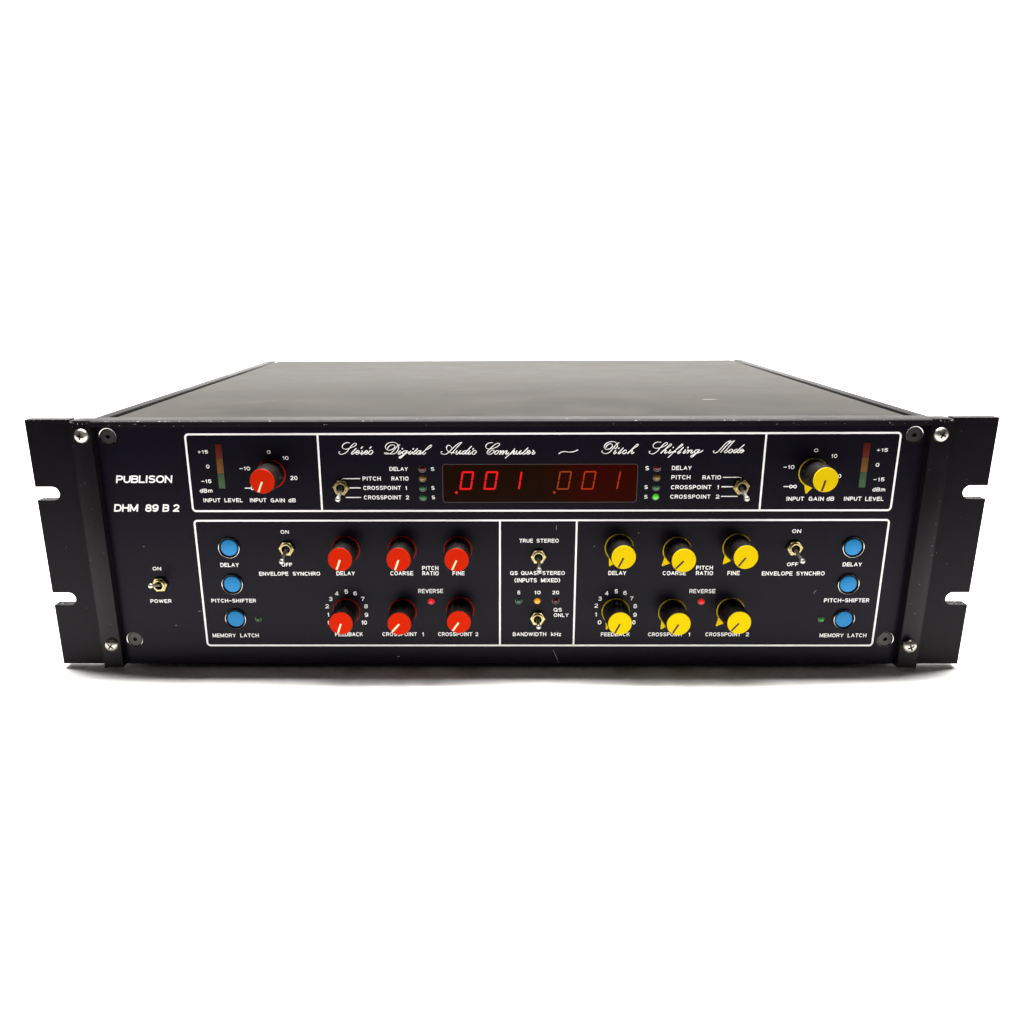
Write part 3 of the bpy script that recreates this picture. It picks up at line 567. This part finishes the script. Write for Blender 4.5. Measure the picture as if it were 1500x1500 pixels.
for s in (-1, 1):
    bm = bmesh.new()
    a, b = sorted((s*203.4, s*209.6)); add_box(bm, a, b, 7.75, 355, 126.0, 132.0, 0.25)
    a, b = sorted((s*209.75, s*211.0)); add_box(bm, a, b, 6.2, 355, 2.0, 131.2, 0.2)
    part('side_rail', bm, ['trim'])
bm = bmesh.new()
add_box(bm, -209.6, 209.6, 6.2, 352, 1.5, 125.9)
part('chassis', bm, ['groove'], smooth=0)
bm = bmesh.new(); add_lathe(bm, [(0, 0), (9, 0), (10, 1), (10.5, LIFT+1.4), (0, LIFT+1.4)], 28)
bm.transform(Matrix.Rotation(math.radians(90), 4, 'X'))
foot = link('rubber_foot', bm, 'rubber', unit, (-170, 45, 0))
for x, y in ((170, 45), (-170, 315), (170, 315)): dup(foot, unit, (x, y, 0))

# --- screws
def cross_head(parent=None):
    bm = bmesh.new()
    add_lathe(bm, [(0, -2.55), (1.0, -2.5), (2.0, -2.25), (2.9, -1.75), (3.45, -1.1), (3.65, -0.5), (3.65, 0.0), (3.4, 0.3), (0, 0.3)], 40)
    ct = bmesh.new()
    for a in (0, math.pi/2):
        b2 = bmesh.new(); add_prism(b2, [(-0.42, -1.75), (0.42, -1.75), (0.42, 1.75), (-0.42, 1.75)], -4, -1.35)
        b2.transform(Matrix.Rotation(a + 0.001, 4, 'Y')); me = bpy.data.meshes.new('tmp'); b2.to_mesh(me); b2.free()
        if a: bm = cut(bm, bm_from(me))
        else: bm = cut(bm, bm_from(me))
    ct.free()
    for a in (0, math.pi/2):
        b2 = bmesh.new(); add_prism(b2, [(-0.40, -1.72), (0.40, -1.72), (0.40, 1.72), (-0.40, 1.72)], -1.39 - a*0.02, -1.2, 1)
        b2.transform(Matrix.Rotation(a + 0.001, 4, 'Y')); me = bpy.data.meshes.new('tmp'); b2.to_mesh(me); b2.free(); bm.from_mesh(me); bpy.data.meshes.remove(me)
    add_lathe(bm, [(0, 0.25), (2.2, 0.25), (2.2, 5.0), (0, 5.0)], 20)
    return bm
def bm_from(me):
    b = bmesh.new(); b.from_mesh(me); bpy.data.meshes.remove(me); return b
first = None
for x, z, y, rot in SCREWS:
    if first is None:
        first = part('cross_screw', cross_head(), ['silver', 'hole'], loc=(x, y, z)); first.rotation_euler.y = math.radians(rot)
    else: dup(first, unit, (x, y, z+Z), (0, math.radians(rot), 0))
bm = bmesh.new(); add_lathe(bm, [(0, 0.35), (3.55, 0.35), (3.8, 0.6), (3.1, 1.3), (2.9, 2.9), (0, 2.9)], 48)
ct = bmesh.new(); add_lathe(ct, [(0, -1), (1.25, -1), (1.25, 2.0), (0, 2.0)], 6)
bm = cut(bm, ct)
first = None
for x, z in SOCKETS:
    if first is None: first = part('socket_screw', bm, 'socket', loc=(x, 0, z))
    else: dup(first, unit, (x, 0, z+Z), (0, random.uniform(0, 1), 0))
bm = bmesh.new(); add_lathe(bm, [(4.28, -0.02), (4.33, -0.09), (4.0, 0.05), (3.86, 0.5), (4.0, 0.4), (4.2, 0.1), (4.28, -0.02)], 56)
rim = part('countersink_rim', bm, 'chrome', loc=(SOCKETS[0][0], 0, SOCKETS[0][1]))
for x, z in SOCKETS[1:]: dup(rim, unit, (x, 0, z+Z))

# --- knobs
def knob(colour):
    bm = bmesh.new()
    add_lathe(bm, [(7.05, -0.75), (7.05, -1.4), (6.9, -2.4), (6.35, -16.6), (6.1, -17.1), (0, -17.1)], 72)
    k = part('control_knob', bm, 'knob')
    bm = bmesh.new()
    add_lathe(bm, [(0, -0.75), (7.15, -0.75), (7.35, -0.6), (7.4, -0.3), (7.4, -0.1), (0, -0.1)], 72)
    add_prism(bm, [(7.0, -2.3), (11.0, -0.25), (11.0, 0.25), (7.0, 2.3)], -0.7, -0.12)
    link('skirt', bm, colour, k)
    bm = bmesh.new()
    add_lathe(bm, [(6.0, -17.0), (6.0, -17.45), (5.85, -17.6), (0, -17.62)], 64)
    link('cap', bm, colour, k)
    bm = bmesh.new()
    add_prism(bm, [(0.2, -0.46), (5.7, -0.46), (5.7, 0.46), (0.2, 0.46)], -17.67, -17.5)
    link('pointer_line', bm, 'cream' if colour == 'red' else 'brown', k)
    return k
protos = {}
for x, z, colour, ang in KNOBS:
    rot = (0, -math.radians(ang), 0)
    if colour not in protos:
        protos[colour] = k = knob(colour); k.location = Vector((x, 0, z+Z))*MM; k.rotation_euler = rot
    else: k = dup(protos[colour], unit, (x, 0, z+Z), rot)
    k['label'] = colour + '-capped knob'

# --- toggle switches
def toggle(x, z, dx, dz, turn):
    bm = bmesh.new()                                        # threaded bush with a dark well
    add_lathe(bm, [(2.95, -0.1), (2.95, -3.0), (2.75, -3.2), (2.25, -3.2), (2.1, -3.05)], 36)
    add_lathe(bm, [(2.1, -3.05), (1.95, -1.0), (0, -1.0)], 36, mi=1)
    t = part('toggle_switch', bm, ['brass', 'hole'], loc=(x, 0, z))
    bm = bmesh.new()                                        # hexagon nut with chamfered corners
    hexa = [(4.2*math.cos(math.radians(60*i)), 4.2*math.sin(math.radians(60*i))) for i in range(6)]
    hexb = [(3.85*math.cos(math.radians(60*i)), 3.85*math.sin(math.radians(60*i))) for i in range(6)]
    rings = [[bm.verts.new((a, yy, b)) for a, b in hx] for hx, yy in ((hexa, -0.1), (hexa, -1.75), (hexb, -2.0))]
    inner = [bm.verts.new((3.0*math.cos(math.radians(60*i)), -2.0, 3.0*math.sin(math.radians(60*i)))) for i in range(6)]
    rings.append(inner)
    fs = [bm.faces.new((A[i], A[(i+1) % 6], B[(i+1) % 6], B[i])) for A, B in zip(rings, rings[1:]) for i in range(6)]
    bmesh.ops.recalc_face_normals(bm, faces=fs)
    add_lathe(bm, [(3.3, -1.9), (3.3, -2.06), (2.97, -2.06)], 36)
    n = link('nut', bm, 'brass', t, smooth=20); n.rotation_euler.y = math.radians(turn)
    bm = bmesh.new()
    p0 = Vector((0, -1.2, 0)); p1 = Vector((dx, -13.5, dz)); d = (p1-p0).normalized()
    rod(bm, p0, p0 + d*10.2, 1.05, 0.85, 18)
    rod(bm, p0 + d*10.2, p1, 0.85, 1.3, 18)
    ball(bm, p1, 1.4)
    link('lever', bm, 'steel', t, smooth=60)
    return t
for x, z, dx, dz, turn in SWITCHES:
    t = toggle(x, z, dx, dz, turn)
    if dz > 3: t['label'] = 'power toggle switch with its lever up'
    elif dz > -1: t['label'] = 'toggle switch with its lever straight out'

# --- blue push buttons in chrome rings
def button():
    bm = bmesh.new(); add_lathe(bm, [(0, -0.95), (4.0, -0.9), (4.25, -0.75), (4.32, -0.45), (4.32, 0.0), (0, 0.0)], 56)
    b = part('push_button', bm, 'blue')
    bm = bmesh.new(); add_lathe(bm, [(5.75, -0.02), (5.7, -0.7), (5.5, -1.15), (5.3, -1.25), (5.15, -1.1)], 64)
    add_lathe(bm, [(5.15, -1.1), (4.95, -0.15), (4.35, -0.1)], 64, mi=1)
    link('bezel_ring', bm, ['chrome', 'hole'], b)
    return b
b0 = None
for x, z in BUTTONS:
    if b0 is None: b0 = button(); b0.location = Vector((x, 0, z+Z))*MM
    else: dup(b0, unit, (x, 0, z+Z))

# --- indicator lamps
LED = {'red_off': ((0.075, 0.004, 0.008), None, 0), 'amber_off': ((0.20, 0.10, 0.008), None, 0), 'green_off': ((0.018, 0.10, 0.04), None, 0),
       'green_dim': ((0.02, 0.16, 0.03), None, 0), 'green_on': ((0.06, 0.5, 0.03), (0.16, 0.85, 0.03), 0.30),
       'red_on': ((0.5, 0.01, 0.015), (1.0, 0.008, 0.018), 0.75), 'amber_on': ((0.6, 0.25, 0.01), (1.0, 0.36, 0.004), 0.65),
       'green_small': ((0.012, 0.09, 0.02), None, 0), 'green_half': ((0.02, 0.20, 0.03), (0.03, 0.5, 0.06), 0.12)}
for k, (c, e, s) in LED.items(): M['led_'+k] = mat('indicator_'+k, c, 0.18, 0, 0.5, e, s)
M['led_ring'] = mat('indicator_ring', (0.12, 0.11, 0.105), 0.3, 0.7, 0.4)
for x, z, k in LIGHTS:
    rr = 1.3 if k in ('green_small', 'green_half') else 1.5
    bm = bmesh.new()
    add_lathe(bm, [(rr, -0.05)] + [(rr*math.cos(t), -0.45 - 1.15*math.sin(t)) for t in [math.pi/2*i/10 for i in range(10)]] + [(0, -1.6)], 32)
    l = part('indicator_light', bm, 'led_'+k, loc=(x, 0, z), smooth=60)
    if k.endswith('_on'): l['label'] = 'lit %s indicator light' % k[:-3]
    bm = bmesh.new(); add_lathe(bm, [(rr+0.42, -0.02), (rr+0.38, -0.28), (rr+0.2, -0.34), (rr+0.02, -0.2)], 36)
    link('ring', bm, 'led_ring', l)

# --- level meters
M['meter_red'] = mat('meter_red', (0.085, 0.009, 0.006), 0.5, 0, 0.06)
M['meter_amber'] = mat('meter_amber', (0.135, 0.055, 0.014), 0.5, 0, 0.06)
M['meter_green'] = mat('meter_green', (0.045, 0.088, 0.042), 0.5, 0, 0.06)
for x0, x1 in ((-147.55, -144.15), (176.45, 179.85)):
    bm = bmesh.new(); add_box(bm, x0, x1, 0.75, 1.15, 96.95, 119.75)
    mt = part('level_meter', bm, 'hole')
    for za, zb, k in ((112.55, 119.7, 'red'), (104.95, 112.45, 'amber'), (97.0, 104.85, 'green')):
        bm = bmesh.new(); add_box(bm, x0+0.02, x1-0.02, 0.1, 0.74, za, zb, 0.08)
        sg = link('bar_segment', bm, 'meter_'+k, mt); sg['label'] = k + ' meter segment'

# --- digital display
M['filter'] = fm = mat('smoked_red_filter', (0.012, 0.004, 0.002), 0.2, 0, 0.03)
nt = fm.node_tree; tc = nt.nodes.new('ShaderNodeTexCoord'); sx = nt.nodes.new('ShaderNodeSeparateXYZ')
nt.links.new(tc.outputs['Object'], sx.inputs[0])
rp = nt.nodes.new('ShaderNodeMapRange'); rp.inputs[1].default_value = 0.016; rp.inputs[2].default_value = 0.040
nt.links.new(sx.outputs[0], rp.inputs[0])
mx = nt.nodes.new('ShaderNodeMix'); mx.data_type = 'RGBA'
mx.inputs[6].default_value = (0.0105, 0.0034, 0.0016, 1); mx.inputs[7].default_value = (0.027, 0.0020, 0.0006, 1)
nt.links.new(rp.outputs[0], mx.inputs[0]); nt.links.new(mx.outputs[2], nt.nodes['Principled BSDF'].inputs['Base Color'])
M['seg_bright'] = mat('segment_bright_red', (0.10, 0.004, 0.004), 0.5, 0, 0.02, (1.0, 0.008, 0.012), 0.80)
M['seg_dim'] = mat('segment_dim_orange', (0.03, 0.008, 0.002), 0.5, 0, 0.02, (0.46, 0.072, 0.011), 0.58)
M['seg_mid'] = mat('segment_dim_red', (0.03, 0.006, 0.002), 0.5, 0, 0.02, (0.62, 0.048, 0.004), 0.62)
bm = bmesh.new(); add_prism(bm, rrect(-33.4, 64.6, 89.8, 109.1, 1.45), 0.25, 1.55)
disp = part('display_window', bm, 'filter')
bm = bmesh.new(); ribbon(bm, rrect(-33.55, 64.75, 89.65, 109.25, 1.55, 8), 0.32, -0.03, -0.03, 0, closed=True)
M['win_edge'] = mat('window_edge', (0.050, 0.030, 0.026), 0.35, 0, 0.4)
part('window_edge', bm, 'win_edge', disp, (0, 0, 0)) if False else link('window_edge', bm, 'win_edge', disp)
SEG = {'0': 'abcdef', '1': 'bc'}
def digit(ch, x, m):
    bm = bmesh.new(); w, h, t, g, sl = 6.3, 9.6, (0.95 if m == 'seg_bright' else 0.72), 0.28, 0.155
    z0 = 96.1
    def poly(q): 
        vs = [bm.verts.new((x + a + sl*b, 0.18, z0 + b)) for a, b in q]; fc = bm.faces.new(vs); fc.normal_update()
        if fc.normal.y > 0: fc.normal_flip()
    c = t*0.55
    for s in SEG[ch]:
        if s == 'a': poly([(g+c*.4, h), (w-g-c*.4, h), (w-g-c, h-t), (g+c, h-t)])
        if s == 'd': poly([(g+c*.4, 0), (w-g-c*.4, 0), (w-g-c, t), (g+c, t)])
        for k, xa in (('f', 0), ('e', 0), ('b', w-t), ('c', w-t)):
            if s == k:
                lo = h/2+g*.9 if k in 'fb' else g+c*.3; hi = h-g-c*.3 if k in 'fb' else h/2-g*.9
                poly([(xa, lo), (xa+t*.5, lo-c*.3 if k in 'ec' else lo-c*.35), (xa+t, lo), (xa+t, hi), (xa+t*.5, hi+c*.35), (xa, hi)])
    return link('digit', bm, m, disp, smooth=0)
for ch, x, m in (('0', -25.3, 'seg_bright'), ('0', -13.1, 'seg_bright'), ('1', -0.9, 'seg_bright'), ('0', 24.0, 'seg_dim'), ('0', 36.4, 'seg_mid'), ('1', 48.7, 'seg_mid')):
    digit(ch, x, m)['label'] = ('bright red digit ' if m == 'seg_bright' else 'dim orange digit ') + ch
for x, m in ((-26.7, 'seg_bright'), (23.0, 'seg_dim')):
    bm = bmesh.new(); add_lathe(bm, [(0, 0.16), (0.72, 0.18)], 20, x, 94.7)
    for fc in bm.faces:
        if fc.normal.y > 0: fc.normal_flip()
    link('decimal_point', bm, m, disp, smooth=0)
